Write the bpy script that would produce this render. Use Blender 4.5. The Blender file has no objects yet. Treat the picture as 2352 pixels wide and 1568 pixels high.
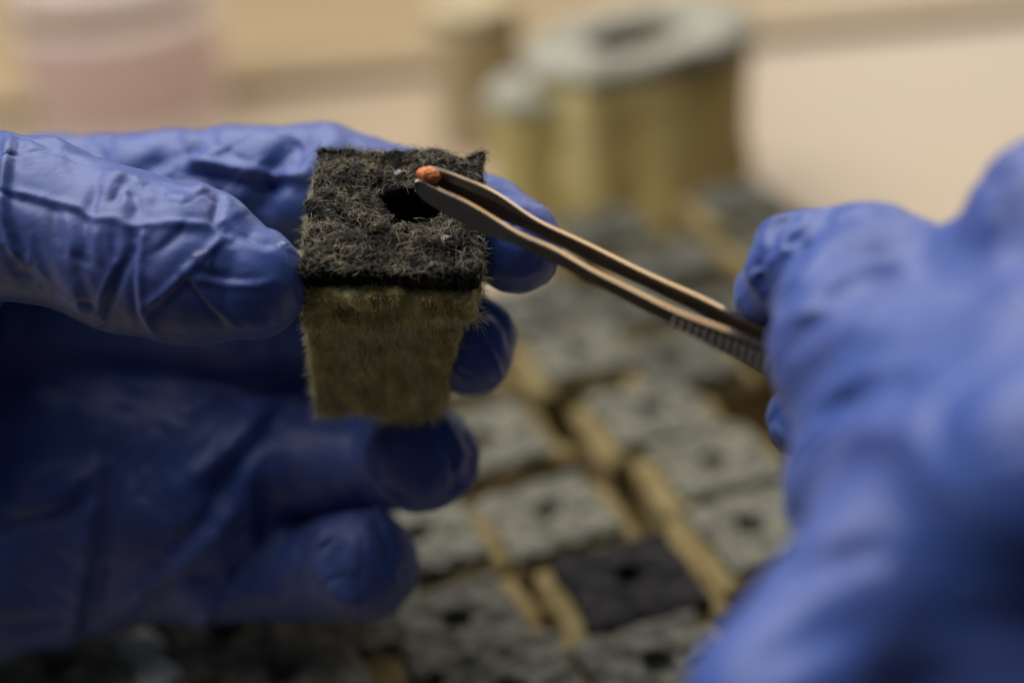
import bpy, math, random
import numpy as np
from mathutils import Matrix, Vector
random.seed(7); rng = np.random.default_rng(7)
rad = math.radians
SC = bpy.context.scene; COL = SC.collection
MM = 0.001

# ------------------------------------------------------------------ camera
PITCH, ROLL = rad(28), rad(4.5)
F_ = np.array([0, math.cos(PITCH), -math.sin(PITCH)])
_r = np.array([1.0, 0, 0]); _u = np.array([0, math.sin(PITCH), math.cos(PITCH)])
UP = _u*math.cos(ROLL) + _r*math.sin(ROLL); RT = _r*math.cos(ROLL) - _u*math.sin(ROLL)
CAM = np.array([0.0, 0, 240.0]); KPX = 2352*50/36
cd = bpy.data.cameras.new("camera"); cam = bpy.data.objects.new("camera", cd); COL.objects.link(cam)
cd.lens = 50; cd.sensor_width = 36; cd.clip_start = 0.005; cd.clip_end = 50
cd.dof.use_dof = True; cd.dof.focus_distance = 0.2225; cd.dof.aperture_fstop = 4.9
M = Matrix.Identity(4)
for i in range(3):
    M[i][0] = RT[i]; M[i][1] = UP[i]; M[i][2] = -F_[i]; M[i][3] = CAM[i]*MM
cam.matrix_world = M; SC.camera = cam

# ------------------------------------------------------------------ light
w = bpy.data.worlds.new("World"); SC.world = w; w.use_nodes = True
w.node_tree.nodes['Background'].inputs[0].default_value = (0.80, 0.86, 1.0, 1)
w.node_tree.nodes['Background'].inputs[1].default_value = 0.06
def area(name, loc, target, sx, sy, power, col):
    l = bpy.data.lights.new(name, 'AREA'); l.shape = 'RECTANGLE'; l.size = sx; l.size_y = sy
    l.energy = power; l.color = col
    o = bpy.data.objects.new(name, l); COL.objects.link(o); o.location = loc
    o.rotation_euler = (Vector(target)-Vector(loc)).to_track_quat('-Z', 'Y').to_euler(); return o
area("window_light", (0.95, 2.5, 0.80), (0.12, 0.55, 0.03), 1.1, 0.8, 5.0, (0.92, 1.0, 1.02))
area("ceiling_light", (-0.38, 0.66, 1.15), (0.02, 0.26, 0.05), 1.7, 1.1, 30, (1.0, 0.985, 0.955))
area("added_edge_light", (1.08, 2.40, 1.32), (0.05, 0.2, 0.13), 1.0, 0.5, 6, (1.0, 0.64, 0.27))  # added, unseen source; placed so the tweezer edges reflect a warm line
SC.view_settings.view_transform = 'Standard'; SC.view_settings.look = 'None'
SC.view_settings.exposure = 0.1; SC.view_settings.gamma = 1

# ------------------------------------------------------------------ helpers
def P(x, y, d):                      # picture point (2352 wide) at camera depth d mm -> world mm
    return CAM + (F_ + RT*((x-1176)/KPX) - UP*((y-784)/KPX))*d
def G(x, y, z):                      # picture point on a level plane z
    v = F_ + RT*((x-1176)/KPX) - UP*((y-784)/KPX); return CAM + v*((z-CAM[2])/v[2])
def proj(V):
    q = V-CAM; d = q@F_; return 1176+KPX*(q@RT)/d, 784-KPX*(q@UP)/d, d

def mesh_obj(name, V, Fc, mat, parent=None, origin=None, smooth=True, mats=None, midx=None):
    """V world mm (or local mm if parent has an origin)"""
    me = bpy.data.meshes.new(name); V = np.asarray(V, float)
    o = bpy.data.objects.new(name, me)
    if origin is None: origin = parent['_o'] if parent is not None and '_o' in parent else (0, 0, 0)
    origin = np.array(origin, float)
    me.from_pydata(((V-origin)*MM).tolist(), [], Fc.tolist() if isinstance(Fc, np.ndarray) else Fc)
    for m in (mats or [mat]): me.materials.append(m)
    if midx is not None: me.polygons.foreach_set('material_index', np.asarray(midx, np.int32))
    if smooth: me.polygons.foreach_set('use_smooth', np.ones(len(me.polygons), bool))
    me.update(); COL.objects.link(o)
    if parent is not None: o.parent = parent
    else: o.location = Vector(origin*MM)
    o['_o'] = tuple(float(a) for a in origin)
    return o
def empty(name, loc_mm, label, cat, group=None):
    o = bpy.data.objects.new(name, None); COL.objects.link(o); o.empty_display_size = .01
    o.location = Vector(np.array(loc_mm)*MM); o['_o'] = tuple(float(a) for a in loc_mm)
    return tag(o, label, cat, group)
def tag(o, label=None, cat=None, group=None, kind=None):
    for k, v in (('label', label), ('category', cat), ('group', group), ('kind', kind)):
        if v: o[k] = v
    return o

def waves(V, scale, n=10, seed=0, ridged=False):
    """cheap smooth noise: sum of plane waves; V mm, scale mm; about -1..1"""
    r = np.random.default_rng(seed); out = np.zeros(len(V)); W = V/scale
    wr = np.stack([np.sin(W@r.normal(size=3)*1.3 + r.uniform(0, 6.28)) for _ in range(3)], 1)*.9
    W = W+wr
    for i in range(n):
        k = r.normal(size=3); k /= np.linalg.norm(k); k *= r.uniform(2.2, 4.6)
        s = np.sin(W@k + r.uniform(0, 6.28)); out += (1-2*np.abs(s)) if ridged else s
    return out/math.sqrt(n)

def nets(Fv, org, h):
    """naive surface nets"""
    s = Fv < 0
    nx, ny, nz = Fv.shape
    c = [(i, j, k) for i in (0, 1) for j in (0, 1) for k in (0, 1)]
    sl = lambda A, o: A[o[0]:nx-1+o[0], o[1]:ny-1+o[1], o[2]:nz-1+o[2]]
    cnt = np.zeros((nx-1, ny-1, nz-1), np.int8)
    for o in c: cnt += sl(s, o)
    act = (cnt > 0) & (cnt < 8); idx = np.argwhere(act)
    vid = np.full(act.shape, -1, np.int64); vid[act] = np.arange(len(idx))
    acc = np.zeros((len(idx), 3)); num = np.zeros(len(idx))
    vals = {o: Fv[idx[:, 0]+o[0], idx[:, 1]+o[1], idx[:, 2]+o[2]] for o in c}
    for a in c:
        for ax in range(3):
            if a[ax]: continue
            b = list(a); b[ax] = 1; b = tuple(b)
            fa, fb = vals[a], vals[b]; m = (fa < 0) != (fb < 0)
            t = np.where(m, fa/np.where(m, fa-fb, 1), 0)
            p = np.tile(np.array(a, float), (len(idx), 1)); p[:, ax] += t
            acc[m] += p[m]; num[m] += 1
    V = (idx + acc/num[:, None])*h + org
    faces = []
    for ax in range(3):
        b = [0, 0, 0]; b[ax] = 1
        s0 = s[:nx-b[0], :ny-b[1], :nz-b[2]]; s1 = s[b[0]:, b[1]:, b[2]:]
        e = np.argwhere(s0 != s1); inside = s0[e[:, 0], e[:, 1], e[:, 2]]
        u, v = [(1, 2), (2, 0), (0, 1)][ax]
        ok = (e[:, u] > 0) & (e[:, v] > 0) & (e[:, u] < Fv.shape[u]-1) & (e[:, v] < Fv.shape[v]-1)
        e = e[ok]; inside = inside[ok]; q = []
        for du, dv in ((-1, -1), (0, -1), (0, 0), (-1, 0)):
            t = e.copy(); t[:, u] += du; t[:, v] += dv; q.append(vid[t[:, 0], t[:, 1], t[:, 2]])
        q = np.stack(q, 1); q[~inside] = q[~inside][:, ::-1]; faces.append(q)
    return V, np.concatenate(faces)
def normals(V, Q):
    n = np.cross(V[Q[:, 2]]-V[Q[:, 0]], V[Q[:, 3]]-V[Q[:, 1]]); N = np.zeros_like(V)
    for i in range(4): np.add.at(N, Q[:, i], n)
    return N/np.maximum(np.linalg.norm(N, axis=1), 1e-9)[:, None]
def smin(a, b, k):
    hh = np.clip(.5+.5*(b-a)/k, 0, 1); return b+(a-b)*hh-k*hh*(1-hh)
class Field:
    def __init__(s, lo, hi, h):
        s.h = h; s.org = np.array(lo, float); s.n = np.ceil((np.array(hi)-s.org)/h).astype(int)+1
        s.F = np.full(tuple(s.n), 9.0, np.float32)
    def box(s, lo, hi):
        a = np.clip(((lo-s.org)/s.h).astype(int)-1, 0, s.n); b = np.clip(((hi-s.org)/s.h).astype(int)+2, 0, s.n)
        if (b <= a).any(): return None
        sl = tuple(slice(int(i), int(j)) for i, j in zip(a, b))
        ax = [np.arange(a[i], b[i])*s.h+s.org[i] for i in range(3)]
        return sl, np.stack(np.meshgrid(*ax, indexing='ij'), -1).astype(np.float32)
    def cone(s, A, B, ra, rb, k, pad=6.0):
        R = max(ra, rb)+pad; r = s.box(np.minimum(A, B)-R, np.maximum(A, B)+R)
        if r is None: return
        sl, X = r; ab = (B-A).astype(np.float32); L2 = float(ab@ab)+1e-6
        t = np.clip(((X-A.astype(np.float32))@ab)/L2, 0, 1)
        d = np.linalg.norm(X-A.astype(np.float32)-t[..., None]*ab, axis=-1)-(ra+(rb-ra)*t)
        s.F[sl] = smin(s.F[sl], d.astype(np.float32), k)

def polydist(px, py, pts):
    d = np.full(len(px), 1e9); pts = np.array(pts, float)
    for a, b in zip(pts[:-1], pts[1:]):
        ab = b-a; t = np.clip(((px-a[0])*ab[0]+(py-a[1])*ab[1])/(ab@ab+1e-9), 0, 1)
        d = np.minimum(d, np.hypot(px-a[0]-t*ab[0], py-a[1]-t*ab[1]))
    return d
def smooth_poly(pts, n=6):
    p = np.array(pts, float); q = np.vstack([2*p[0]-p[1], p, 2*p[-1]-p[-2]]); out = []
    for i in range(1, len(q)-2):
        for t in np.linspace(0, 1, n, endpoint=False):
            a, b, c, d = q[i-1:i+3]
            out.append(.5*((2*b)+(c-a)*t+(2*a-5*b+4*c-d)*t*t+(3*b-a-3*c+d)*t**3))
    out.append(p[-1]); return np.array(out)
def crease(V, N, folds, gain=1.0):
    """push the skin in or out along fold lines; fold = (points, amplitude mm, width px, depth range)"""
    x, y, d = proj(V); fc = np.clip((-(N@F_))*2.5+.35, 0, 1); D = np.zeros(len(V))
    for pts, amp, wd, (d0, d1) in folds:
        pts = smooth_poly(pts); lo = pts.min(0)-wd*3; hi = pts.max(0)+wd*3
        m = (x > lo[0]) & (x < hi[0]) & (y > lo[1]) & (y < hi[1]) & (d > d0) & (d < d1)
        if not m.any(): continue
        r = polydist(x[m], y[m], pts)/wd
        ends = np.minimum(np.hypot(x[m]-pts[0, 0], y[m]-pts[0, 1]), np.hypot(x[m]-pts[-1, 0], y[m]-pts[-1, 1]))
        D[m] += amp*(gain if d0 > 220 or d0 < 120 else 1.15)*np.exp(-r**2)*fc[m]*np.clip(.35+ends/(wd*3), 0, 1)
    return V+N*D[:, None]

def wrinkles(V, N, amp, scale, width, seed, stretch=(1, 1, 1)):
    W = V*np.array(stretch); o = np.zeros(len(V))
    for i in range(3):
        a = waves(W, scale*(1+.35*i), 6, seed+i); m = np.clip(waves(W, scale*1.7, 5, seed+20+i)+.3, 0, 1)
        o += np.exp(-(a/width)**2)*m*(1 if i == 1 else -1)
    return V+N*(amp*o)[:, None]

# ------------------------------------------------------------------ materials
def new_mat(name, base=(.5, .5, .5), rough=.5, metal=0, spec=.5, **kw):
    m = bpy.data.materials.new(name); m.use_nodes = True; b = m.node_tree.nodes['Principled BSDF']
    b.inputs['Base Color'].default_value = (*base, 1); b.inputs['Roughness'].default_value = rough
    b.inputs['Metallic'].default_value = metal; b.inputs['Specular IOR Level'].default_value = spec
    for k, v in kw.items(): b.inputs[k.replace('_', ' ')].default_value = v
    return m
def sss(m, wt, rad_mm):
    b = m.node_tree.nodes['Principled BSDF']; b.inputs['Subsurface Weight'].default_value = wt; b.inputs['Subsurface Scale'].default_value = rad_mm*MM; b.inputs['Subsurface Radius'].default_value = (1, .8, .4); return m
def noise_col(m, stops, scale, detail=4, rough=.6, coord='Object', stretch=(1, 1, 1), bump=0, bump_scale=None, dist=.001, rr=None):
    nt = m.node_tree; b = nt.nodes['Principled BSDF']
    tc = nt.nodes.new('ShaderNodeTexCoord'); mp = nt.nodes.new('ShaderNodeMapping'); mp.inputs['Scale'].default_value = stretch
    nt.links.new(tc.outputs[coord], mp.inputs[0])
    n = nt.nodes.new('ShaderNodeTexNoise'); n.inputs['Scale'].default_value = scale; n.inputs['Detail'].default_value = detail; n.inputs['Roughness'].default_value = rough
    nt.links.new(mp.outputs[0], n.inputs['Vector'])
    if stops:
        cr = nt.nodes.new('ShaderNodeValToRGB'); nt.links.new(n.outputs[0], cr.inputs[0])
        while len(cr.color_ramp.elements) < len(stops): cr.color_ramp.elements.new(.5)
        for e, (p, c) in zip(cr.color_ramp.elements, stops): e.position = p; e.color = (*c, 1)
        nt.links.new(cr.outputs[0], b.inputs['Base Color'])
    if bump:
        n2 = nt.nodes.new('ShaderNodeTexNoise'); n2.inputs['Scale'].default_value = bump_scale or scale; n2.inputs['Detail'].default_value = 5
        nt.links.new(mp.outputs[0], n2.inputs['Vector'])
        bp = nt.nodes.new('ShaderNodeBump'); bp.inputs['Strength'].default_value = bump; bp.inputs['Distance'].default_value = dist
        nt.links.new(n2.outputs[0], bp.inputs['Height']); nt.links.new(bp.outputs[0], b.inputs['Normal'])
    if rr:
        mr = nt.nodes.new('ShaderNodeMapRange'); mr.inputs['To Min'].default_value = rr[0]; mr.inputs['To Max'].default_value = rr[1]
        nt.links.new(n.outputs[0], mr.inputs[0]); nt.links.new(mr.outputs[0], b.inputs['Roughness'])
    return m
glove_m = noise_col(new_mat('nitrile_glove', (.06, .09, .36), .45, 0, .42, Sheen_Weight=.07, Sheen_Roughness=.5), [(.32, (.029, .078, .31)), (.68, (.062, .090, .285))], 45, 3, bump=.4, bump_scale=1100, dist=.0002, rr=(.36, .56))
felt_m = noise_col(new_mat('black_felt', (.02, .02, .017), .95, 0, .2), [(.35, (.003, .003, .0027)), (.7, (.013, .0125, .010))], 900, 4, bump=.8, bump_scale=1400, dist=.0006)
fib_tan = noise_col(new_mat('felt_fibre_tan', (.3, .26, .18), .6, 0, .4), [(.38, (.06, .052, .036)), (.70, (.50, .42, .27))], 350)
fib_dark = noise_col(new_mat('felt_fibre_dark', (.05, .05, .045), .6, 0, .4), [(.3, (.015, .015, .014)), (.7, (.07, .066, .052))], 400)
wool_m = noise_col(new_mat('mineral_wool', (.34, .28, .12), .9, 0, .2), [(.30, (.10, .075, .02)), (.5, (.36, .30, .10)), (.70, (.62, .55, .23))], 190, 5, stretch=(1.6, 1.6, .28), bump=.9, bump_scale=900, dist=.0007)
sss(wool_m, .5, 2.5)
fib_wool = noise_col(new_mat('wool_fibre', (.5, .44, .22), .55, 0, .4), [(.3, (.38, .34, .15)), (.7, (.80, .76, .46))], 300)
steel_m = noise_col(new_mat('brushed_steel', (.5, .46, .42), .34, 1.0), [(.3, (.235, .20, .165)), (.7, (.27, .23, .19))], 300, 2, rr=(.25, .31))
ridge_m = new_mat('lit_ridge_steel', (.42, .38, .33), .55, .85)  # lighter base colour puts in the light that the grip ridges catch
seed_m = noise_col(new_mat('seed_coat', (.6, .13, .05), .5, 0, .5), [(.3, (.55, .10, .025)), (.55, (.82, .24, .065)), (.75, (.88, .44, .18))], 900, 4, bump=.9, bump_scale=1800, dist=.0003)
water_m = new_mat('water', (1, 1, 1), .02, 0, .5); water_m.node_tree.nodes['Principled BSDF'].inputs['Transmission Weight'].default_value = 1.0; water_m.node_tree.nodes['Principled BSDF'].inputs['IOR'].default_value = 1.33

# ------------------------------------------------------------------ table (setting) : boards with one open joint
wood_a = noise_col(new_mat('pale_wood', (.55, .40, .27), .42, 0, .5), [(.3, (.345, .265, .175)), (.7, (.42, .325, .22))], 9, 6, stretch=(.35, 5, 1), bump=.1, bump_scale=40, rr=(.34, .46))
wood_b = noise_col(new_mat('tan_wood', (.46, .34, .21), .5, 0, .5), [(.3, (.31, .225, .125)), (.7, (.375, .28, .16))], 9, 6, stretch=(.35, 5, 1), bump=.1, bump_scale=40, rr=(.42, .55))
dark_wood = noise_col(new_mat('dark_wood', (.1, .07, .045), .6), [(.3, (.04, .028, .018)), (.7, (.07, .05, .033))], 9)
def rbox(lo, hi, bev=1.5):
    """box with chamfered vertical and top edges"""
    x0, y0, z0 = lo; x1, y1, z1 = hi; V = []; Fc = []
    rings = [(0, z0), (0, z1-bev), (bev*.3, z1-bev*.3), (bev, z1)]
    for ins, z in rings:
        a, b, c, d = x0+ins, x1-ins, y0+ins, y1-ins
        V += [(a, c, z), (b, c, z), (b, d, z), (a, d, z)]
    for r in range(len(rings)-1):
        for i in range(4): Fc.append([r*4+i, r*4+(i+1) % 4, r*4+4+(i+1) % 4, r*4+4+i])
    Fc.append([0, 3, 2, 1]); k = 4*(len(rings)-1); Fc.append([k, k+1, k+2, k+3])
    return np.array(V, float), Fc
table = empty('table', (0, 400, 0), 'pale wooden work table of wide boards under the jars and cubes', 'table')
def rot(V, a, c):
    V = V.copy(); x = V[:, 0]-c[0]; y = V[:, 1]-c[1]
    V[:, 0] = c[0]+x*math.cos(a)-y*math.sin(a); V[:, 1] = c[1]+x*math.sin(a)+y*math.cos(a); return V
ang = rad(3.4)
for lo, hi, m in (((-1300, 120, -28), (1300, 772, 0), wood_a), ((-1300, 801, -28), (1300, 1900, 0), wood_b)):
    V, Fc = rbox(lo, hi, 2.5); mesh_obj('board', rot(V, ang, (0, 785)), Fc, m, table, smooth=False)
V, Fc = rbox((-1250, 150, -120), (1250, 1850, -80), 1); mesh_obj('underframe', rot(V, ang, (0, 785)), Fc, dark_wood, table, smooth=False)

V, Fc = rbox((-3000, -3000, -770), (3000, 4000, -750), 1); tag(mesh_obj('floor', V, Fc, dark_wood, None, origin=(0, 0, -750), smooth=False), kind='structure')

# ------------------------------------------------------------------ held cube frame
FL, FR, BL, BR = P(718, 632, 215), P(1113, 612, 215), P(707, 332, 232), P(1092, 364, 232)
ex = (FR-FL)+(BR-BL); ex /= np.linalg.norm(ex)
ey = (BL-FL)+(BR-FR); ey -= ex*(ey@ex); ey /= np.linalg.norm(ey); ez = np.cross(ex, ey)
O_ = (FL+FR+BL+BR)/4                                  # centre of the top face
HX = (np.linalg.norm(FR-FL)+np.linalg.norm(BR-BL))/4; HY = (np.linalg.norm(BL-FL)+np.linalg.norm(BR-FR))/4
BR3 = np.stack([ex, ey, ez], 1)                       # local -> world
print('cube half', HX, HY, 'ez', ez@F_, ez@UP)
def toL(V): return (V-O_)@BR3
def toW(V): return O_+V@BR3.T
HGT = 42.0
def half_x(z):                                        # (left, right) extents as the wool narrows downwards
    t = np.clip((-z-9)/(HGT-9), 0, 1); return -(HX+.4)-.5*np.clip(t*3, 0, 1)-t*.9, (HX+.2)-np.clip((-z-9)/5, 0, 1)*1.4-t**1.1*6.4
def grid(lo, hi, h):
    ax = [np.arange(lo[i], hi[i]+h, h) for i in range(3)]
    X = np.stack(np.meshgrid(*ax, indexing='ij'), -1); return X, np.array(lo, float)
def sdbox(x, y, z, lx, hx, ly, hy, lz, hz, r):
    qx = np.maximum(lx-x, x-hx)+r; qy = np.maximum(ly-y, y-hy)+r; qz = np.maximum(lz-z, z-hz)+r
    o = np.sqrt(np.maximum(qx, 0)**2+np.maximum(qy, 0)**2+np.maximum(qz, 0)**2)
    return o+np.minimum(np.maximum(qx, np.maximum(qy, qz)), 0)-r
hole_c = toL(P(950, 471, 224)[None])[0]; 
_v = toL(CAM[None])[0]; _t = (0-_v[2])/(hole_c[2]-_v[2]); hole_c = _v+(hole_c-_v)*_t
print('hole', hole_c)
def hole_d(X):
    x, y = X[..., 0]-hole_c[0], X[..., 1]-hole_c[1]
    a = np.arctan2(y, x); r = 1+.13*np.sin(3*a+1)+.09*np.sin(5*a)+.05*np.sin(9*a+2)
    return (np.sqrt((x/5.2)**2+(y/3.3)**2)-r)*3.2
def flat(X): return X.reshape(-1, 3)
held = empty('grow_cube', toW(np.array([[0, 0, -HGT]]))[0], 'wet black felt topped yellow wool grow cube pinched between gloved fingers', 'grow cube')
# felt cap
X, org = grid((-HX-2.5, -HY-2.5, -14.5), (HX+2.5, HY+2.5, 2.2), .27)
n1 = waves(flat(X), 2.2, 12, 3).reshape(X.shape[:3]); n2 = waves(flat(X), .75, 12, 4).reshape(X.shape[:3]); n3 = waves(flat(X), 7, 8, 5).reshape(X.shape[:3])
cap = sdbox(X[..., 0], X[..., 1], X[..., 2], -HX, HX, -HY, HY, -4.2-.7*n3-.4*n1, 0, .5)+.22*n1+.16*n2+.55*n3
hd = hole_d(X); cap = np.maximum(cap, -hd)
collar = np.maximum(np.maximum(np.abs(hd-.5)-.6, X[..., 2]+3), -X[..., 2]-13)
plugb = np.maximum(np.maximum(hd-1.0, X[..., 2]+12), -X[..., 2]-13.6); cap = np.minimum(cap, np.minimum(collar, plugb)+.1*n1)
V, Q = nets(cap.astype(np.float32), org, .27)
felt = mesh_obj('felt_cap', toW(V), Q, felt_m, held)
capV, capN = V, normals(V, Q)
# wool body
X, org = grid((-HX-3, -HY-3, -HGT-3), (HX+3, HY+3, -2.0), .38)
n1 = waves(flat(X)*np.array([1, 1, .35]), 2.0, 12, 13).reshape(X.shape[:3]); n3 = waves(flat(X)*np.array([1, 1, .3]), 6, 8, 15).reshape(X.shape[:3]); n4 = waves(flat(X), 4, 8, 16).reshape(X.shape[:3])
x, y, z = X[..., 0], X[..., 1], X[..., 2]
lx, hx = half_x(z)
rib = np.where(np.abs(x+8.6) < .9, 1.1*(1-np.abs(x+8.6)/.9), 0)+np.where(np.abs(x+1.5-.04*z) < 1, 1.6*(1-np.abs(x+1.5-.04*z)), 0)+np.where(np.abs(x-5.2) < 1, 1.2*(1-np.abs(x-5.2)), 0)
bot = -HGT+1.6*np.abs(np.sin((x+2.5)*.33))+.6*n4-.9*np.exp(-((x-2.2)/2.4)**2)
low = sdbox(x, y, z, lx, hx, -HY+3.0, HY-.6, bot, -4, 1.2)+.22*n1+.35*n3+rib*np.clip((-z-12)/5, 0, 1)*np.clip((-y-HY+4)/3, 0, 1)
edge = -11.4+1.5*n4+.9*np.cos((x+9)*.36)
up = sdbox(x, y, z, -HX-.4, HX-.1-np.clip((-z-7)*.35, 0, 3), -HY-1.1, HY+.2, edge, -4.0, .9)+.28*n1+.45*n4
wool = np.minimum(np.maximum(low, .9-hole_d(X)+np.where(z < -13.2, -9, 0)), np.maximum(up, .9-hole_d(X)))
V, Q = nets(wool.astype(np.float32), org, .38)
wool_o = mesh_obj('wool_body', toW(V), Q, wool_m, held)
woolV, woolN = V, normals(V, Q)

def tubes(P0, P1, P2, r, seg=4):
    """quadratic bezier hairs as tapered 3-sided tubes"""
    n = len(P0); ts = np.linspace(0, 1, seg+1); V = np.zeros((n, seg+1, 3, 3))
    for i, t in enumerate(ts):
        c = (1-t)**2*P0[:, :]+2*t*(1-t)*P1+t*t*P2; tg = 2*(1-t)*(P1-P0)+2*t*(P2-P1)
        tg /= np.linalg.norm(tg, axis=1)[:, None]+1e-9
        a = np.cross(tg, np.array([.31, .52, .79])); a /= np.linalg.norm(a, axis=1)[:, None]+1e-9; b = np.cross(tg, a)
        rr = (np.asarray(r)*(1-.7*abs(t-.35)**1.3))
        for k in range(3):
            an = k*2.0944; V[:, i, k] = c+(a*math.cos(an)+b*math.sin(an))*np.reshape(rr, (-1, 1))
    base = (np.arange(n)*(seg+1)*3)[:, None]; fs = []
    for i in range(seg):
        for k in range(3):
            k2 = (k+1) % 3; fs.append(base+np.array([[i*3+k, i*3+k2, i*3+3+k2, i*3+3+k]]))
    return V.reshape(-1, 3), np.concatenate(fs)
def felt_hairs(n, L, r, lift, seed, topmask):
    g = np.random.default_rng(seed); topmask = topmask & (waves(capV, 2.6, 8, seed+50)+.5*g.normal(size=len(capV)) > -.55); ids = np.where(topmask)[0]; ids = ids[g.integers(0, len(ids), n)]
    p = capV[ids]; nn = capN[ids]
    d = g.normal(size=(n, 3)); d -= nn*np.sum(d*nn, 1)[:, None]; d /= np.linalg.norm(d, axis=1)[:, None]
    s = np.cross(nn, d); ln = g.uniform(.5, 1.3, n)[:, None]*L
    c = p+nn*(g.uniform(-.15, 1, n)**2*lift)[:, None]
    P0 = c-d*ln*.5-nn*.2; P2 = c+d*ln*.5+nn*g.uniform(-.3, .25, n)[:, None]
    P1 = c+s*g.normal(size=(n, 1))*ln*.45+nn*g.uniform(0, .5, n)[:, None]*lift*1.6
    return tubes(P0, P1, P2, g.uniform(.55, 1.2, n)*r)
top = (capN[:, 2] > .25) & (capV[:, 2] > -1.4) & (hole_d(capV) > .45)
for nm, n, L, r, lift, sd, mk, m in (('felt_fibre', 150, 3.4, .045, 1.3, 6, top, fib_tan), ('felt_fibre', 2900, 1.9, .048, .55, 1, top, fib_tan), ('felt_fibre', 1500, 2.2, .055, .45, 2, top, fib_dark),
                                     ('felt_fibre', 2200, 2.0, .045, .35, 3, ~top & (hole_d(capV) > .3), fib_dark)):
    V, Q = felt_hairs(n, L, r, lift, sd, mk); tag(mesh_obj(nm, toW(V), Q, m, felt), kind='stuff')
g = np.random.default_rng(9); vis = (woolN[:, 1] < .5); ids = np.where(vis)[0]; ids = ids[g.integers(0, len(ids), 20000)]
p, nn = woolV[ids], woolN[ids]; d = nn+g.normal(size=nn.shape)*.75+np.array([0, 0, -.35]); d /= np.linalg.norm(d, axis=1)[:, None]
ln = (.5+.9*g.random(len(ids))**2)[:, None]*(1+1.1*np.exp(-((p[:, 2:3]+10.5)/2.2)**2)+1.2*np.exp(-((p[:, 2:3]+HGT-1)/2.5)**2)+.15*np.clip(np.abs(p[:, :1])-HX+1.5, 0, 1))
V, Q = tubes(p-nn*.15, p+d*ln*.6, p+d*ln+g.normal(size=nn.shape)*.35, g.uniform(.025, .05, len(ids)), 3)
tag(mesh_obj('wool_fibre', toW(V), Q, fib_wool, wool_o), kind='stuff')

ids = np.where((woolN[:, 1] < -.2) & (woolV[:, 2] < -11))[0]; ids = ids[g.integers(0, len(ids), 5000)]
p, nn = woolV[ids], woolN[ids]; d = np.array([0, 0, -1.])+g.normal(size=nn.shape)*np.array([.16, .05, .1]); ln = g.uniform(1.5, 5.0, len(ids))[:, None]
V, Q = tubes(p+nn*.05-d*ln*.5, p+nn*g.uniform(.1, 1.0, len(ids))[:, None], p+nn*.05+d*ln*.5, g.uniform(.03, .06, len(ids)), 4)
tag(mesh_obj('wool_strand', toW(V), Q, fib_wool, wool_o), kind='stuff')

# ------------------------------------------------------------------ gloved hands
def R(px, d): return px*d/KPX
def hand(lo, hi, h, chains, k_in, cut=None):
    f = Field(lo, hi, h)
    for ch, k in chains:
        g_ = Field.__new__(Field); g_.h = f.h; g_.org = f.org; g_.n = f.n; g_.F = np.full(tuple(f.n), 9.0, np.float32)
        pts = [(P(x, y, d), R(r, d)) for x, y, d, r in ch]
        if len(pts) == 1: pts = pts*2
        for (A, ra), (B, rb) in zip(pts[:-1], pts[1:]): g_.cone(A, B, ra, rb, k_in)
        f.F = smin(f.F, g_.F, k)
    if cut: cut(f)
    return f
def hull(chains, pad=8):
    A = np.array([P(x, y, d) for c, _ in chains for x, y, d, r in c]); Rr = np.array([R(r, d) for c, _ in chains for x, y, d, r in c])
    return (A-Rr[:, None]).min(0)-pad, (A+Rr[:, None]).max(0)+pad
LEFT = [
    ([(-240, 620, 246, 215), (-60, 490, 232, 190), (80, 505, 228, 184), (300, 578, 223, 180), (440, 615, 221, 176), (575, 650, 219, 128)], 3),      # thumb
    ([(-300, 470, 278, 150), (120, 445, 268, 128), (520, 430, 258, 134), (735, 432, 256, 144), (950, 475, 254, 125), (1110, 515, 244, 108), (1182, 560, 232, 108)], 2.5),  # index
    ([(120, 720, 290, 150), (560, 740, 280, 120), (820, 720, 277, 114), (1010, 745, 262, 112), (1076, 792, 246, 112)], 2.5),    # middle
    ([(150, 1010, 290, 150), (480, 1050, 282, 128), (760, 1064, 278, 104), (870, 1058, 274, 104), (972, 1050, 258, 122)], 2.0),  # ring
    ([(150, 1260, 290, 160), (480, 1295, 284, 132), (680, 1308, 282, 112), (745, 1303, 280, 112), (838, 1298, 264, 124)], 2.0),    # little
    ([(-350, 700, 290, 190), (150, 720, 292, 150)], 8), ([(-350, 930, 300, 190), (160, 960, 296, 150)], 8),
    ([(-350, 1150, 292, 210), (170, 1160, 290, 165)], 8), ([(-380, 1330, 282, 200), (-60, 1330, 282, 185), (160, 1300, 288, 160)], 8),
    ([(100, 880, 300, 150), (560, 900, 296, 120), (760, 900, 296, 105)], 6), ([(100, 1100, 304, 180), (800, 1185, 300, 105)], 6), ([(100, 1180, 282, 160), (470, 1180, 279, 125), (560, 1185, 283, 100)], 6), ([(60, 985, 290, 160), (420, 975, 287, 125), (680, 965, 288, 110)], 6),
    ([(-300, 640, 250, 200), (-420, 900, 268, 260)], 9), ([(-420, 620, 285, 210), (-650, 900, 285, 330), (-1200, 1000, 300, 340)], 12),
]
def cut_cube(f):
    r = f.box(O_-45, O_+45); sl, X = r; L = (X.reshape(-1, 3)-O_)@BR3
    lx, hx = half_x(L[:, 2]); d = sdbox(L[:, 0], L[:, 1], L[:, 2], lx+.15, np.where(L[:, 2] > -12, HX, hx)-.1, -HY, HY-.2, -HGT, .6, 1.5).reshape(X.shape[:3])
    f.F[sl] = np.maximum(f.F[sl], -d.astype(np.float32))
lo, hi = hull(LEFT[:5]); lo[0] = min(lo[0], P(-420, 800, 260)[0])
fl = hand(lo, hi, .43, LEFT, 2.0, cut_cube)
V, Q = nets(fl.F, fl.org, fl.h); del fl
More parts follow.
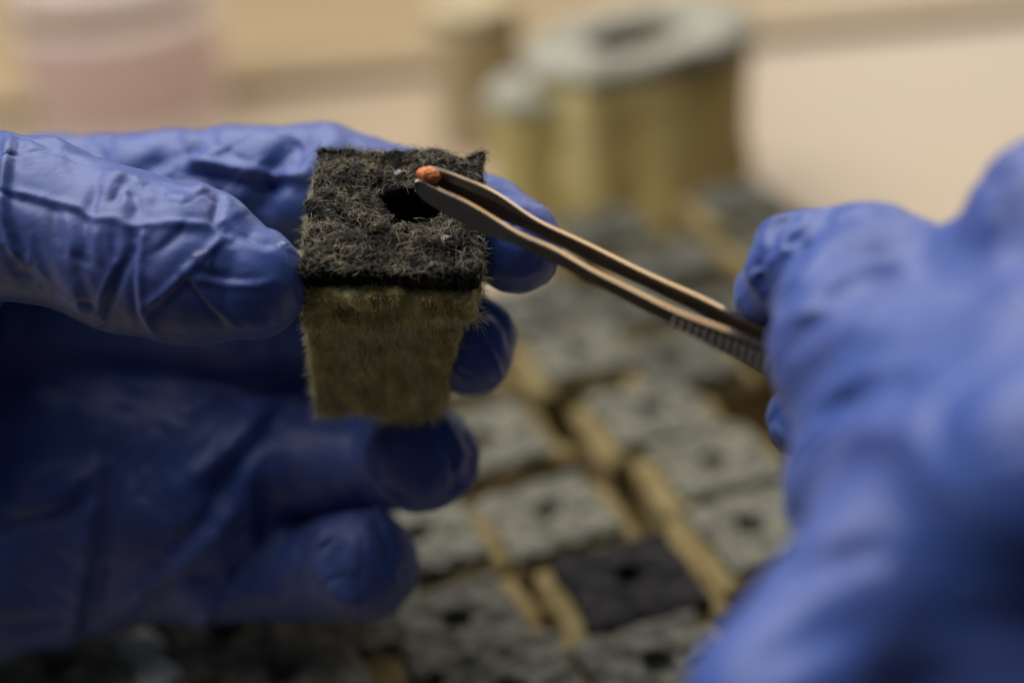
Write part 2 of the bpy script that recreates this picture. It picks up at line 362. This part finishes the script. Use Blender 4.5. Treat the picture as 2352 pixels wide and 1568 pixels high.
N = normals(V, Q)
T = (150, 236); B2 = (236, 400)
def c2(pts): return [(x*.4883, 260+y*.4883) for x, y in pts]
def c3(pts): return [(x*.4883, 802+y*.4883) for x, y in pts]
def c1(pts): return [(612.5+x*.4883, 275.6+y*.4883) for x, y in pts]
def c5(pts): return [(1531+x*.4883, 275.6+y*.4883) for x, y in pts]
folds = [
    (c2([(50, 360), (200, 400), (360, 440), (430, 490), (540, 495), (600, 525), (700, 525), (830, 515), (1000, 530)]), .38, 10, T),
    (c2([(60, 400), (200, 440), (360, 480), (430, 530)]), -.25, 12, T),
    (c2([(690, 540), (655, 640), (655, 830), (680, 960), (740, 1060)]), .55, 11, T),
    (c2([(640, 600), (630, 800), (650, 960), (700, 1050)]), -.45, 12, T),
    (c2([(640, 600), (560, 760), (505, 900), (490, 980)]), -.6, 14, T), (c2([(590, 640), (520, 770), (470, 900), (470, 980)]), .35, 12, T),
    (c2([(680, 920), (800, 820), (900, 720), (980, 650), (1050, 580)]), .5, 10, T), (c2([(690, 960), (820, 850), (900, 770)]), -.3, 12, T),
    (c2([(880, 740), (960, 850), (1060, 950), (1120, 1010)]), .45, 9, T), (c2([(860, 770), (940, 870), (1040, 980)]), -.4, 10, T),
    (c2([(900, 770), (1050, 800), (1200, 810), (1280, 790)]), .35, 10, T), (c2([(950, 745), (1060, 775), (1200, 780)]), -.25, 10, T),
    (c2([(1000, 380), (1025, 430), (1010, 500), (1060, 550), (1090, 600)]), -.8, 13, T), (c2([(1045, 520), (1070, 560)]), .6, 14, T),
    (c2([(880, 370), (1000, 355), (1100, 420), (1230, 490), (1380, 550)]), .6, 16, T), (c2([(1120, 540), (1200, 600), (1300, 630)]), -.4, 14, T), (c2([(1100, 600), (1250, 640), (1340, 650)]), .25, 12, T),
    (c2([(470, 310), (430, 400), (420, 480)]), -.6, 14, T), (c2([(480, 400), (530, 400), (560, 350), (600, 325), (640, 420), (625, 500)]), -.7, 15, T),
    (c2([(500, 300), (580, 290), (620, 310)]), .4, 14, T),
    (c2([(380, 470), (395, 600), (400, 690)]), -.45, 12, T), (c2([(240, 420), (255, 520), (280, 640)]), -.4, 14, T), (c2([(540, 540), (535, 640), (560, 720)]), -.4, 11, T),
    (c2([(310, 450), (330, 600), (330, 720)]), .3, 12, T), (c2([(460, 520), (450, 640), (470, 740)]), .25, 12, T),
    (c2([(60, 100), (25, 300), (20, 450), (60, 620), (110, 700)]), .9, 15, T), (c2([(85, 110), (50, 300), (45, 450), (85, 620), (140, 700)]), -.6, 14, T),
    (c2([(20, 560), (120, 740), (230, 880)]), -.5, 18, T), (c2([(150, 560), (230, 760), (300, 900)]), -.35, 16, T), (c2([(350, 700), (400, 850), (470, 960)]), -.3, 14, T),
    (c2([(250, 200), (330, 230), (400, 300)]), -.4, 20, T), (c2([(640, 300), (760, 380), (690, 450)]), -.4, 16, T), (c2([(700, 700), (800, 600), (860, 560), (960, 570)]), -.35, 18, T),
    (c2([(1150, 900), (1250, 950), (1330, 1010)]), -.2, 10, T), (c2([(760, 1060), (950, 1090), (1200, 1080)]), -.25, 12, T), (c2([(1330, 950), (1360, 1020)]), .3, 9, T),
    # index finger behind
    (c2([(400, 140), (350, 215)]), -.9, 22, B2), (c2([(500, 140), (440, 230)]), -.7, 20, B2), (c2([(820, 150), (740, 220), (660, 300)]), -1.1, 24, B2), (c2([(980, 110), (860, 200), (830, 300)]), -.9, 20, B2),
    (c2([(1450, 70), (1360, 150), (1280, 260), (1200, 420)]), -1.2, 24, B2), (c2([(1520, 90), (1420, 180), (1340, 300)]), -.7, 18, B2),
    (c2([(850, 225), (1000, 245), (1150, 275), (1300, 285), (1420, 300)]), 1.0, 16, B2), (c2([(830, 280), (1000, 300), (1180, 330), (1400, 345)]), -.7, 22, B2),
    (c2([(1290, 300), (1250, 420), (1200, 520)]), -.7, 24, B2),
    # palm and curled fingers
    (c3([(530, 530), (480, 900), (400, 1400)]), -1.1, 24, B2), (c3([(460, 560), (420, 900), (330, 1400)]), .7, 26, B2),
    (c3([(1280, 230), (1150, 400), (1000, 550), (850, 650)]), .9, 26, B2), (c3([(1330, 290), (1180, 470), (980, 640)]), -1.0, 20, B2), (c3([(1080, 180), (950, 260), (820, 330)]), .7, 24, B2),
    (c3([(1180, 500), (1120, 720), (950, 940), (600, 1200)]), .9, 24, B2), (c3([(1090, 560), (960, 800), (760, 980)]), -.8, 22, B2),
    (c3([(0, 760), (250, 690), (440, 570)]), 1.1, 30, B2), (c3([(0, 830), (260, 760), (470, 640)]), -.8, 24, B2),
    (c3([(1210, 620), (1160, 780), (1180, 900)]), .8, 16, B2), (c3([(1250, 640), (1210, 780), (1230, 900)]), -.7, 14, B2),
    (c3([(1080, 1150), (980, 1250), (900, 1330)]), .7, 20, B2), (c3([(1150, 950), (1050, 1150), (1010, 1290)]), -.7, 18, B2), (c3([(620, 1280), (800, 1100), (1000, 1050)]), -.6, 18, B2),
    (c3([(0, 1320), (180, 1290), (380, 1270)]), -.6, 22, B2),
    (c3([(1690, 350), (1640, 470), (1660, 620), (1740, 720)]), -.8, 16, B2), (c3([(1750, 420), (1740, 520), (1790, 640), (1950, 760)]), .55, 10, B2), (c3([(2240, 470), (2210, 620), (2110, 700)]), .5, 8, B2),
    (c3([(2060, 370), (2120, 480), (2140, 620)]), -.45, 10, B2), (c3([(1980, 380), (2010, 520), (1990, 660)]), -.3, 12, B2), (c3([(2110, 360), (2180, 480)]), .4, 8, B2),
    (c3([(1440, 880), (1400, 1050), (1430, 1200)]), -.8, 14, B2), (c3([(1540, 820), (1505, 1000), (1560, 1120), (1680, 1200)]), .6, 11, B2), (c3([(1750, 770), (1820, 900), (1830, 1000)]), -.5, 12, B2), (c3([(1600, 900), (1570, 1010), (1640, 1130)]), -.4, 12, B2),
    (c3([(1840, 1070), (1890, 1110)]), .4, 9, B2),
    (c1([(1000, 1000), (1060, 1090), (1100, 1200)]), .4, 6, B2), (c1([(940, 890), (1040, 890), (1120, 960), (1160, 1080)]), -.4, 12, B2), (c1([(990, 850), (1090, 880), (1150, 960)]), .35, 10, B2),
    # index tip
    (c1([(1100, 700), (1170, 740), (1260, 720)]), .3, 10, (200, 260)), (c1([(1240, 620), (1230, 680), (1260, 690)]), -.3, 9, (200, 260)),
]
V = wrinkles(V, N, .30, 8.5, .16, 300, (1, .8, .6)); N = normals(V, Q)
V = crease(V, N, folds, 1.7); N = normals(V, Q)
V = V+N*(.04*waves(V*np.array([1, 1, 1.]), 6, 8, 31, True)+.16*waves(V, 11, 8, 32))[:, None]
tag(mesh_obj('gloved_hand', V, Q, glove_m, None, origin=P(-300, 900, 285)), 'blue gloved hand with curled fingers pinching the wet cube by its sides', 'hand')

RIGHT = [
    ([(1772, 675, 207, 88), (1850, 605, 202, 124), (2000, 612, 193, 147), (2140, 680, 185, 150), (2420, 640, 172, 225)], 1.5),     # index
    ([(1950, 715, 185, 172), (1962, 820, 180, 186), (2120, 850, 169, 190), (2420, 850, 156, 225), (2750, 950, 145, 300)], 6),      # thumb
    ([(1850, 962, 205, 92), (2000, 985, 197, 120), (2200, 1000, 185, 140)], 1.5),       # middle
    ([(1968, 1115, 172, 168), (2150, 1080, 155, 205), (2420, 1080, 141, 265)], 8),
    ([(2420, 500, 172, 195), (2650, 620, 165, 300)], 2.5),
    ([(1990, 1330, 152, 190), (1800, 1640, 146, 225), (1750, 1900, 146, 240)], 6),
    ([(2300, 1330, 157, 330), (2330, 1700, 158, 430)], 10), ([(2700, 950, 172, 420), (2700, 1500, 165, 520)], 8), ([(2500, 1750, 168, 500), (2750, 2100, 165, 500)], 8),
]
lo, hi = hull(RIGHT[:6], 5); hi[0] += 12; lo[2] -= 12
fr = hand(lo, hi, .62, RIGHT, 2.0)
V, Q = nets(fr.F, fr.org, fr.h); del fr
N = normals(V, Q); A_ = (100, 260)
folds = [
    (c5([(600, 640), (640, 540), (760, 450), (950, 410), (1120, 450)]), -.9, 22, A_), (c5([(480, 600), (520, 500), (640, 410)]), -.5, 14, A_), (c5([(560, 660), (560, 560), (680, 460)]), .4, 14, A_),
    (c5([(400, 640), (400, 720), (440, 800)]), .7, 12, A_), (c5([(440, 640), (430, 720), (480, 820)]), -.6, 12, A_),
    (c5([(720, 640), (900, 600), (1150, 650)]), -.5, 22, A_), (c5([(1540, 400), (1580, 280), (1680, 180)]), -.8, 24, A_), (c5([(1480, 520), (1560, 360), (1640, 230)]), .5, 20, A_),
    (c5([(640, 900), (780, 760), (950, 690), (1150, 650)]), .5, 24, A_), (c5([(620, 1050), (740, 860), (900, 780)]), -.4, 24, A_), (c5([(900, 860), (1150, 820), (1500, 780)]), -.7, 30, A_),
    (c5([(740, 1380), (880, 1300), (1010, 1250), (1150, 1220)]), -1.2, 22, A_), (c5([(620, 1420), (760, 1310), (950, 1200)]), .5, 26, A_), (c5([(480, 1440), (540, 1470), (600, 1520)]), .5, 9, A_), (c5([(700, 1560), (900, 1480), (1150, 1440)]), .6, 36, A_),
    ([(1730, 1330), (1860, 1290), (2000, 1270)], -.9, 30, A_), ([(1700, 1560), (1800, 1500), (1960, 1440)], -.4, 40, A_),
]
V = wrinkles(V, N, .5, 14, .22, 500, (.28, .9, 1.1)); N = normals(V, Q)
V = crease(V, N, folds, 1.6); N = normals(V, Q)
V = V+N*(.04*waves(V, 7, 8, 41, True)+.12*waves(V*np.array([.4, 1, 1]), 13, 8, 42))[:, None]
tag(mesh_obj('gloved_hand', V, Q, glove_m, None, origin=P(2600, 1400, 170)), 'blurred blue gloved hand in the foreground gripping steel tweezers', 'hand')

# ------------------------------------------------------------------ tweezers
def z3(pts): return [(880.5+x*.3906, 367.5+y*.3906) for x, y in pts]
up_n = smooth_poly(z3([(186, 128), (215, 120), (260, 140), (330, 180), (450, 230), (560, 290), (640, 340), (720, 392), (800, 442), (1000, 522), (1200, 642), (1500, 790), (1700, 890), (1900, 968), (2070, 1025), (2270, 1110), (2900, 1390)]), 4)
lo_n = smooth_poly(z3([(182, 150), (190, 185), (230, 235), (310, 285), (420, 350), (550, 420), (660, 460), (760, 492), (860, 532), (990, 605), (1190, 706), (1480, 860), (1690, 965), (1890, 1072), (2090, 1175), (2290, 1275), (2900, 1580)]), 4)
up_f = smooth_poly(z3([(236, 60), (262, 50), (300, 54), (360, 68), (470, 115), (590, 160), (680, 208), (790, 285), (900, 362), (1020, 418), (1220, 510), (1500, 652), (1720, 752), (1900, 830), (2080, 925), (2270, 1000), (2900, 1290)]), 4)
lo_f = smooth_poly(z3([(232, 84), (240, 112), (280, 150), (350, 190), (450, 250), (570, 310), (680, 345), (780, 385), (890, 430), (1010, 490), (1200, 590), (1480, 720), (1690, 815), (1890, 920), (2080, 1010), (2260, 1085), (2900, 1400)]), 4)
tw = empty('tweezers', P(1760, 830, 197), 'pair of brushed steel tweezers holding a small orange seed over the cube', 'tweezers')
Tn = F_*math.cos(rad(32))+UP*math.sin(rad(32))
def even(p, n=90, sg=2.2, keep=14):
    sdist = np.r_[0, np.cumsum(np.hypot(*np.diff(p, axis=0).T))]; t = np.linspace(0, 1, n)**1.35*sdist[-1]
    q = np.stack([np.interp(t, sdist, p[:, i]) for i in (0, 1)], 1); k = np.exp(-.5*(np.arange(-8, 9)/sg)**2); k /= k.sum()
    e = np.stack([np.convolve(np.pad(q[:, i], 8, mode='reflect', reflect_type='odd'), k, 'valid') for i in (0, 1)], 1)
    wgt = np.clip((np.arange(n)-3)/6, 0, 1)[:, None]; return q*(1-wgt)+e*wgt
up_n, lo_n, up_f, lo_f = [even(a) for a in (up_n, lo_n, up_f, lo_f)]
def arm(upx, lox, d0, d1, thick):
    n = len(upx); xs = (upx[:, 0]+lox[:, 0])/2; t = np.clip((xs-955)/(1770-955), 0, 1.4)
    V = []; prof = [(0, .08), (.03, 0), (.30, -.03), (.42, -.03), (.6, .02), (.97, .03), (1, .12), (1.0, .9), (.97, 1), (.5, 1), (.03, 1), (.0, .92)]
    for i in range(n):
        d = d0+(d1-d0)*t[i]; a = P(upx[i, 0], upx[i, 1], d); b = P(lox[i, 0], lox[i, 1], d)
        L = np.linalg.norm(b-a); b = b+F_*L*.45        # the blade leans back at its lower edge
        th = thick*(.8+.35*min(1, t[i]*1.2))
        for u_, v_ in prof: V.append(a+(b-a)*u_+Tn*th*v_)
    m = len(prof); Fc = []
    for i in range(n-1):
        for k in range(m): Fc.append([i*m+k, i*m+(k+1) % m, (i+1)*m+(k+1) % m, (i+1)*m+k])
    Fc.append(list(range(m))[::-1]); Fc.append([(n-1)*m+k for k in range(m)])
    return np.array(V), Fc
for nm, u_, l_, d0, d1 in (('arm', up_n, lo_n, 214, 196), ('arm', up_f, lo_f, 216.5, 202.5)):
    V, Fc = arm(u_, l_, d0, d1, 1.25); a_ = mesh_obj(nm, V, Fc, steel_m, tw)
    me = a_.data; me.polygons.foreach_set('use_smooth', np.ones(len(me.polygons), bool))
    md = a_.modifiers.new('edge', 'EDGE_SPLIT'); md.split_angle = rad(24)
    if u_ is up_n: near_arm = a_
# grip ridges across the near arm
mx_ = (up_n[:, 0]+lo_n[:, 0])/2; o_ = np.argsort(mx_)
for i in range(13):
    xm = 1553+i*17.6; E = []
    for k in (-1, 1):
        q = [np.interp(xm+k*4.2, mx_[o_], A[o_, c]) for A in (up_n, lo_n) for c in (0, 1)]
        d = 214-18*np.clip((xm-955)/815, 0, 1.4); a = P(q[0], q[1], d); b = P(q[2]-6, q[3], d); L = np.linalg.norm(b-a); b = b+F_*L*.45
        E.append((a+(b-a)*.30-Tn*.01, a+(b-a)*.93-Tn*.01))
    V = []
    for e in (0, 1):
        p0, p1 = E[0][e], E[1][e]; c = (p0+p1)/2
        V += [p0+Tn*.2, c+(p0-c)*.45-Tn*.34, c+(p1-c)*.45-Tn*.34, p1+Tn*.2]
    mesh_obj('grip_ridge', V, [[0, 1, 5, 4], [1, 2, 6, 5], [2, 3, 7, 6], [0, 3, 2, 1], [4, 5, 6, 7], [3, 0, 4, 7]], ridge_m, near_arm, smooth=False)

# seed
nu, nv = 40, 24; V = []; Fc = []
for j in range(nv+1):
    for i in range(nu):
        th = math.pi*j/nv; ph = 2*math.pi*i/nu; V.append((math.sin(th)*math.cos(ph), math.sin(th)*math.sin(ph), math.cos(th)))
for j in range(nv):
    for i in range(nu): Fc.append([j*nu+i, (j+1)*nu+i, (j+1)*nu+(i+1) % nu, j*nu+(i+1) % nu])
S = np.array(V); S = S*(1+.06*waves(S*2, .9, 8, 71, True)+.04*waves(S*2, .5, 8, 72, True))[:, None]
a1 = RT*math.cos(.22)-UP*math.sin(.22); a2 = UP*math.cos(.22)+RT*math.sin(.22)
S = S[:, :1]*a1*1.9+S[:, 1:2]*a2*1.35+S[:, 2:]*F_*1.35
tag(mesh_obj('seed', S+P(984, 403, 214.4), Fc, seed_m, None, origin=P(984, 403, 214.4)), 'wrinkled orange seed gripped between the tweezer tips', 'seed')

# water drops and the loose curled hair
def drop(px, py, d, r, n, label):
    V = []; Fc = []; c = P(px, py, d); n = n/np.linalg.norm(n); a = np.cross(n, UP+.1); a /= np.linalg.norm(a); b = np.cross(n, a)
    for j in range(7):
        th = math.pi*j/12
        for i in range(16): ph = i*math.pi/8; V.append(c+(a*math.cos(ph)*1.25+b*math.sin(ph))*r*math.sin(th)+n*r*.55*math.cos(th))
    for j in range(6):
        for i in range(16): Fc.append([j*16+i, (j+1)*16+i, (j+1)*16+(i+1) % 16, j*16+(i+1) % 16])
    Fc.append([6*16+i for i in range(16)])
    tag(mesh_obj('water_drop', V, Fc, water_m, None, origin=c), label, 'water drop', 'water drops on the thumb and felt')
drop(462, 590, 209.2, 1.3, -F_+UP*.5, 'water drop where the thumb creases cross on the blue glove')
drop(650, 562, 213.0, .8, -F_+UP*.8, 'water drop near the thumb tip beside the cube')
drop(918, 398, 227.5, .8, ez, 'water drop on the felt top left of the seed')
drop(1028, 548, 217.8, .8, ez, 'water drop on the felt near its front right corner')
drop(995, 357, 230.5, .5, ez, 'tiny bright drop at the back edge of the felt')

# ------------------------------------------------------------------ grow cubes in the tray
def plate(nx, ny, hx, hy, z0, z1, hole, amp, seed):
    """felt plate with bevelled rim and a sunk hole"""
    V = []; Fc = []; xs = np.linspace(-1, 1, nx); ys = np.linspace(-1, 1, ny)
    for j in ys:
        for i in xs: V.append((i*hx, j*hy, z1))
    V = np.array(V); nn = waves(V, 5, 8, seed)
    r = np.hypot(V[:, 0]-hole[0], V[:, 1]-hole[1]); edge = np.maximum(np.abs(V[:, 0])/hx, np.abs(V[:, 1])/hy)
    V[:, 2] += amp*nn-np.where(r < hole[2], 5.5, 0)-.6*np.clip((edge-.9)*10, 0, 1)
    V[:, :2] += np.stack([waves(V, 6, 6, seed+1), waves(V, 6, 6, seed+2)], 1)*.5
    for j in range(ny-1):
        for i in range(nx-1): a = j*nx+i; Fc.append([a, a+1, a+nx+1, a+nx])
    bd = [i for i in range(nx)]+[nx-1+j*nx for j in range(1, ny)]+[(ny-1)*nx+i for i in range(nx-2, -1, -1)]+[j*nx for j in range(ny-2, 0, -1)]
    k = len(V); bot = V[bd].copy(); bot[:, 2] = z0; V = np.vstack([V, bot]); n = len(bd)
    for i in range(n): Fc.append([bd[i], k+i, k+(i+1) % n, bd[(i+1) % n]])
    Fc.append([k+i for i in range(n)][::-1]); return V, Fc
def body(hx, hy, z1, seed):
    """lumpy wool block"""
    X, org = grid((-hx-2.5, -hy-2.5, -2.4), (hx+2.5, hy+2.5, z1+2.5), 1.2)
    n = waves(flat(X)*np.array([1, 1, .4]), 7, 8, seed).reshape(X.shape[:3])+.5*waves(flat(X), 3, 8, seed+5).reshape(X.shape[:3])
    d = sdbox(X[..., 0], X[..., 1], X[..., 2], -hx, hx, -hy, hy, 0, z1, 2.5)+.8*n*np.clip(X[..., 2]/5, 0, 1)
    V, Q = nets(d.astype(np.float32), org, 1.2); V[:, 2] = np.maximum(V[:, 2], .4); return V, Q
def cap_mat(name, a, b): return noise_col(new_mat(name, a, .95, 0, .2), [(.3, a), (.7, b)], 260, 5, bump=.9, bump_scale=600, dist=.0012)
dusty = cap_mat('dusty_felt', (.072, .07, .055), (.235, .228, .178)); grey = cap_mat('grey_felt', (.042, .042, .035), (.17, .166, .135))
dark = cap_mat('dark_felt', (.006, .006, .007), (.034, .032, .032)); olive = cap_mat('olive_felt', (.05, .05, .039), (.13, .127, .1))
ochre_w = noise_col(new_mat('ochre_wool', (.3, .22, .09), .95, 0, .2), [(.25, (.09, .062, .022)), (.5, (.19, .14, .058)), (.78, (.34, .28, .14))], 70, 5, bump=.9, bump_scale=500, dist=.001)
caps = [plate(29, 29, 13.4, 13.2, 44.2, 48, (rng.uniform(-2, 2), rng.uniform(-2, 2), rng.uniform(2.6, 3.3)), .55, 100+7*i) for i in range(3)]
cap_me = []; body_me = []
for i in range(3):
    V, Fc = caps[i]; me = bpy.data.meshes.new('felt_cap'); me.from_pydata((V*MM).tolist(), [], Fc); me.materials.append(dusty); cap_me.append(me)
    V, Q = body(18.6, 15.2, 44.4, 200+11*i); me = bpy.data.meshes.new('wool_body'); me.from_pydata((V*MM).tolist(), [], Q.tolist()); me.materials.append(ochre_w)
    me.polygons.foreach_set('use_smooth', np.ones(len(me.polygons), bool)); body_me.append(me)
CUBES = [
    (1270, 1165, 'd', 'grey topped cube directly behind the black topped cube'), (1450, 1325, 'k', 'only cube with a nearly black felt top, below the tweezers'),
    (1650, 1045, 'd', 'pale topped cube left of the dark middle fingertip of the foreground hand'), (1490, 935, 'd', 'pale topped cube behind and touching the one beside the foreground hand'),
    (1735, 1200, 'd', 'grey topped cube half hidden by the foreground hand, right of the black one'), (1120, 985, 'd', 'pale topped cube just right of the ring fingertip of the holding hand'),
    (975, 1240, 'd', 'pale topped cube half hidden by the little fingertip'), (1050, 1432, 'g', 'grey topped cube with a round black hole, just below the little finger'),
    (1190, 1560, 'g', 'grey topped cube cut by the bottom edge, below the one with a round hole'), (1512, 1525, 'g', 'grey topped cube cut by the bottom edge, in front of the black one'),
    (690, 1545, 'd', 'grey topped cube at the bottom edge under the curled little finger'), (525, 1455, 'd', 'grey topped cube showing a sliver just below the palm'),
    (340, 1475, 'd', 'grey topped cube mostly covered by the heel of the holding palm'), (820, 1400, 'd', 'grey topped cube mostly hidden behind the curled little finger'),
    (1000, 862, 'd', 'grey topped cube mostly hidden behind the gap between middle and ring fingertips'), (-70, 1500, 'd', 'grey topped cube cut by the left edge under the wrist'),
    (165, 1535, 'd', 'leftmost grey topped cube at the bottom under the palm'), (1330, 800, 'd', 'pale topped cube right of the middle fingertip'),
    (1230, 690, 'g', 'grey topped cube just below the index fingertip'), (1560, 815, 'o', 'olive grey cube partly behind the ridged grip of the tweezers'),
    (1440, 700, 'o', 'olive grey cube under the middle stretch of the tweezers'), (1395, 525, 'o', 'dark grey cube in front of the gold tin, above the tweezers'),
    (1545, 600, 'o', 'grey cube above the tweezers between the tin and the foreground fingertip'), (1690, 450, 'o', 'far dark grey cube at the right behind the foreground finger'),
    (1640, 705, 'o', 'grey cube just left of the foreground index fingertip'), (1800, 545, 'o', 'grey cube mostly hidden behind the foreground index finger'),
]
mats = dict(d=dusty, g=grey, k=dark, o=olive)
for i, (x, y, k, lab) in enumerate(CUBES):
    q = G(x, y, 48); c = empty('grow_cube', (q[0], q[1], 0), lab, 'grow cube', 'grow cubes standing in rows on the table')
    c.rotation_euler = (rad(random.uniform(-2, 2)), rad(random.uniform(-2, 2)), rad(19+random.uniform(-4, 4))); c.scale.z = random.uniform(.97, 1.035)
    b = bpy.data.objects.new('wool_body', body_me[i % 3]); COL.objects.link(b); b.parent = c
    e = bpy.data.objects.new('felt_cap', cap_me[(i*2) % 3]); COL.objects.link(e); e.parent = c
    e.material_slots[0].link = 'OBJECT'; e.material_slots[0].material = mats[k]
    if k == 'k' or i == 7: e.data = cap_me[0]; e.material_slots[0].link = 'OBJECT'; e.material_slots[0].material = mats[k]
# glossy highlights on wet cap corners, built as pale lumps between the front cubes
glint_m = noise_col(new_mat('wet_cap_glint', (.5, .52, .5), .6, 0, .4), [(.3, (.42, .44, .42)), (.7, (.6, .62, .6))], 200, 3)
U_ = np.array([(math.sin(math.pi*j/12)*math.cos(2*math.pi*i/18), math.sin(math.pi*j/12)*math.sin(2*math.pi*i/18), math.cos(math.pi*j/12)) for j in range(13) for i in range(18)])
UF = [[j*18+i, (j+1)*18+i, (j+1)*18+(i+1) % 18, j*18+(i+1) % 18] for j in range(12) for i in range(18)]
for (x, y, s, lab) in ((318, 1490, 4.5, 'upper of two pale lumps standing for wet highlights between the cubes below the palm'), (358, 1552, 4.0, 'lower of two pale lumps standing for wet highlights at the bottom edge between the cubes')):
    q = G(x, y, 48); V = U_*np.array([s*1.3, s, s*.6])*(1+.15*waves(U_*3, 2, 6, 5))[:, None]+q
    tag(mesh_obj('wet_cap_glint', V, UF, glint_m, None, origin=q), lab, 'lump', 'pale lumps for wet highlights between the cubes')

# ------------------------------------------------------------------ jars behind
def lathe(prof, n=72):
    V = []; Fc = []; m = len(prof)
    for i in range(n):
        a = 2*math.pi*i/n
        for r, z in prof: V.append((r*math.cos(a), r*math.sin(a), z))
    for i in range(n):
        for k in range(m-1): Fc.append([i*m+k, ((i+1) % n)*m+k, ((i+1) % n)*m+k+1, i*m+k+1])
    return np.array(V), Fc
olive_w = noise_col(new_mat('olive_wool', (.4, .34, .15), .9, 0, .2), [(.25, (.34, .28, .10)), (.5, (.52, .45, .19)), (.75, (.66, .58, .30))], 45, 4, stretch=(1, 1, .5), bump=.8, bump_scale=400, dist=.001)
tan_w = noise_col(new_mat('tan_wool', (.3, .25, .16), .95, 0, .1), [(.3, (.42, .35, .22)), (.7, (.52, .43, .28))], 45, 4)
ring_m = noise_col(new_mat('grey_fuzzy_felt', (.3, .3, .27), .9, 0, .2), [(.3, (.15, .15, .12)), (.7, (.46, .44, .36))], 38, 5, bump=.9, bump_scale=500, dist=.0012)
def plug(px, py, H, Rr, hole, label, lean=0, topmat=None, dent=0, bodymat=None):
    q = G(px, py, H); base = np.array([q[0], q[1], 0]); t = empty('round_plug', base, label, 'wool plug', 'round wool plugs behind the cubes')
    def fin(V, sd):
        V = V.copy(); r_ = np.hypot(V[:, 0], V[:, 1])+1e-6; k = 1+.035*waves(V, 22, 6, sd)+.02*waves(V, 8, 6, sd+1)
        a = np.arctan2(V[:, 1], V[:, 0]); k -= dent*np.exp(-((a+1.75)/.22)**2)*np.clip((r_-hole)/(Rr-hole+1), 0, 1)
        V[:, 0] *= k; V[:, 1] *= k; V[:, 2] += (V[:, 0]*lean+1.2*waves(V, 20, 6, sd+3))*np.clip(V[:, 2]/H, 0, 1)**2; return V
    zs = [(Rr*.96, 2+(H-9)*i/9) for i in range(10)]
    V, Fc = lathe([(0, .5), (Rr*.93, .5)]+zs+[(Rr*.9, H-6.5), (hole+2, H-6.5), (hole, H-8), (hole*.9, H-22), (0, H-22)]); mesh_obj('wool_body', fin(V, 61)+base, Fc, bodymat or olive_w, t)
    V, Fc = lathe([(hole+1, H-6), (Rr*.98, H-6), (Rr, H-4.5), (Rr, H-1.2), (Rr-1.5, H), ((Rr+hole)/2, H+.6), (hole+1.5, H-.2), (hole+1, H-1.5), (hole+1, H-6)]); mesh_obj('felt_top', fin(V, 61)+base, Fc, topmat or ring_m, t)
    if hole > 5:
        V, Fc = lathe([(hole*.99, H-3.5), (hole*.88, H-18), (0, H-18)]); mesh_obj('hollow', fin(V, 61)+base, Fc, hollow_m, t)
hollow_m = new_mat('hollow_darkening', (.10, .075, .035), .9)  # dark liner colour put in to darken the lit hole like shade
plug(1465, 74, 78, 46, 20, 'largest round wool plug, ring topped with a brown hollow, behind the cubes', .12, None, .12)
plug(1245, 188, 62, 23, 2, 'small round wool plug with a solid grey top, front left of the ring topped one', .06)
plug(1085, 5, 66, 22, 2, 'pale beige round plug half hidden behind the left side of the ring topped one', 0, tan_w, 0, tan_w)
tub_m = noise_col(new_mat('white_pink_tub', (.55, .45, .43), .5, 0, .5), [(.3, (.80, .72, .69)), (.7, (.86, .78, .75))], 10, 3)
def thin(m, c):
    nt = m.node_tree; b = nt.nodes['Principled BSDF']; t = nt.nodes.new('ShaderNodeBsdfTranslucent'); t.inputs[0].default_value = (*c, 1)
    mx = nt.nodes.new('ShaderNodeMixShader'); mx.inputs[0].default_value = .55; nt.links.new(b.outputs[0], mx.inputs[1]); nt.links.new(t.outputs[0], mx.inputs[2])
    nt.links.new(mx.outputs[0], [n for n in nt.nodes if n.type == 'OUTPUT_MATERIAL'][0].inputs[0])
thin(tub_m, (.9, .80, .77))
pink_m = noise_col(new_mat('pink_label', (.42, .26, .235), .55), [(.3, (.56, .47, .43)), (.7, (.64, .55, .51))], 25, 3)
thin(pink_m, (.74, .62, .57))
band_m = noise_col(new_mat('brown_print', (.24, .19, .14), .6), [(.35, (.30, .24, .17)), (.65, (.56, .48, .40))], 60, 3); thin(band_m, (.4, .33, .25))
b0 = G(262, 330, 0); Rt = 52; base = np.array([b0[0], b0[1]+Rt, 0])
tub = empty('tub', base, 'blurred pinkish white tub with a brown printed band, behind the holding hand', 'tub')
V, Fc = lathe([(0, .5), (Rt-3, .5), (Rt-2, 2), (Rt, 120), (Rt+2, 122), (Rt+2, 132), (Rt, 133), (Rt-1.2, 132)]); mesh_obj('body', V+base, Fc, tub_m, tub)
def sleeve(z0, z1, off, a0, a1, m, nm):
    n = 40; V = []
    for i in range(n+1):
        a = a0+(a1-a0)*i/n
        for z in (z0, z1): V.append((math.cos(a)*(Rt-2+2*z/120+off), math.sin(a)*(Rt-2+2*z/120+off), z))
    mesh_obj(nm, np.array(V)+base, [[2*i, 2*i+2, 2*i+3, 2*i+1] for i in range(n)], m, tub)
af = math.atan2(-base[1], -base[0])
sleeve(4, 50, .5, af-1.5, af+1.5, pink_m, 'label')
sleeve(56, 69, .5, af-1.2, af+1.15, band_m, 'printed_band')
for o in bpy.data.objects:
    if '_o' in o: del o['_o']
print('tris', sum(len(o.data.polygons)*2 for o in bpy.data.objects if o.type == 'MESH'))
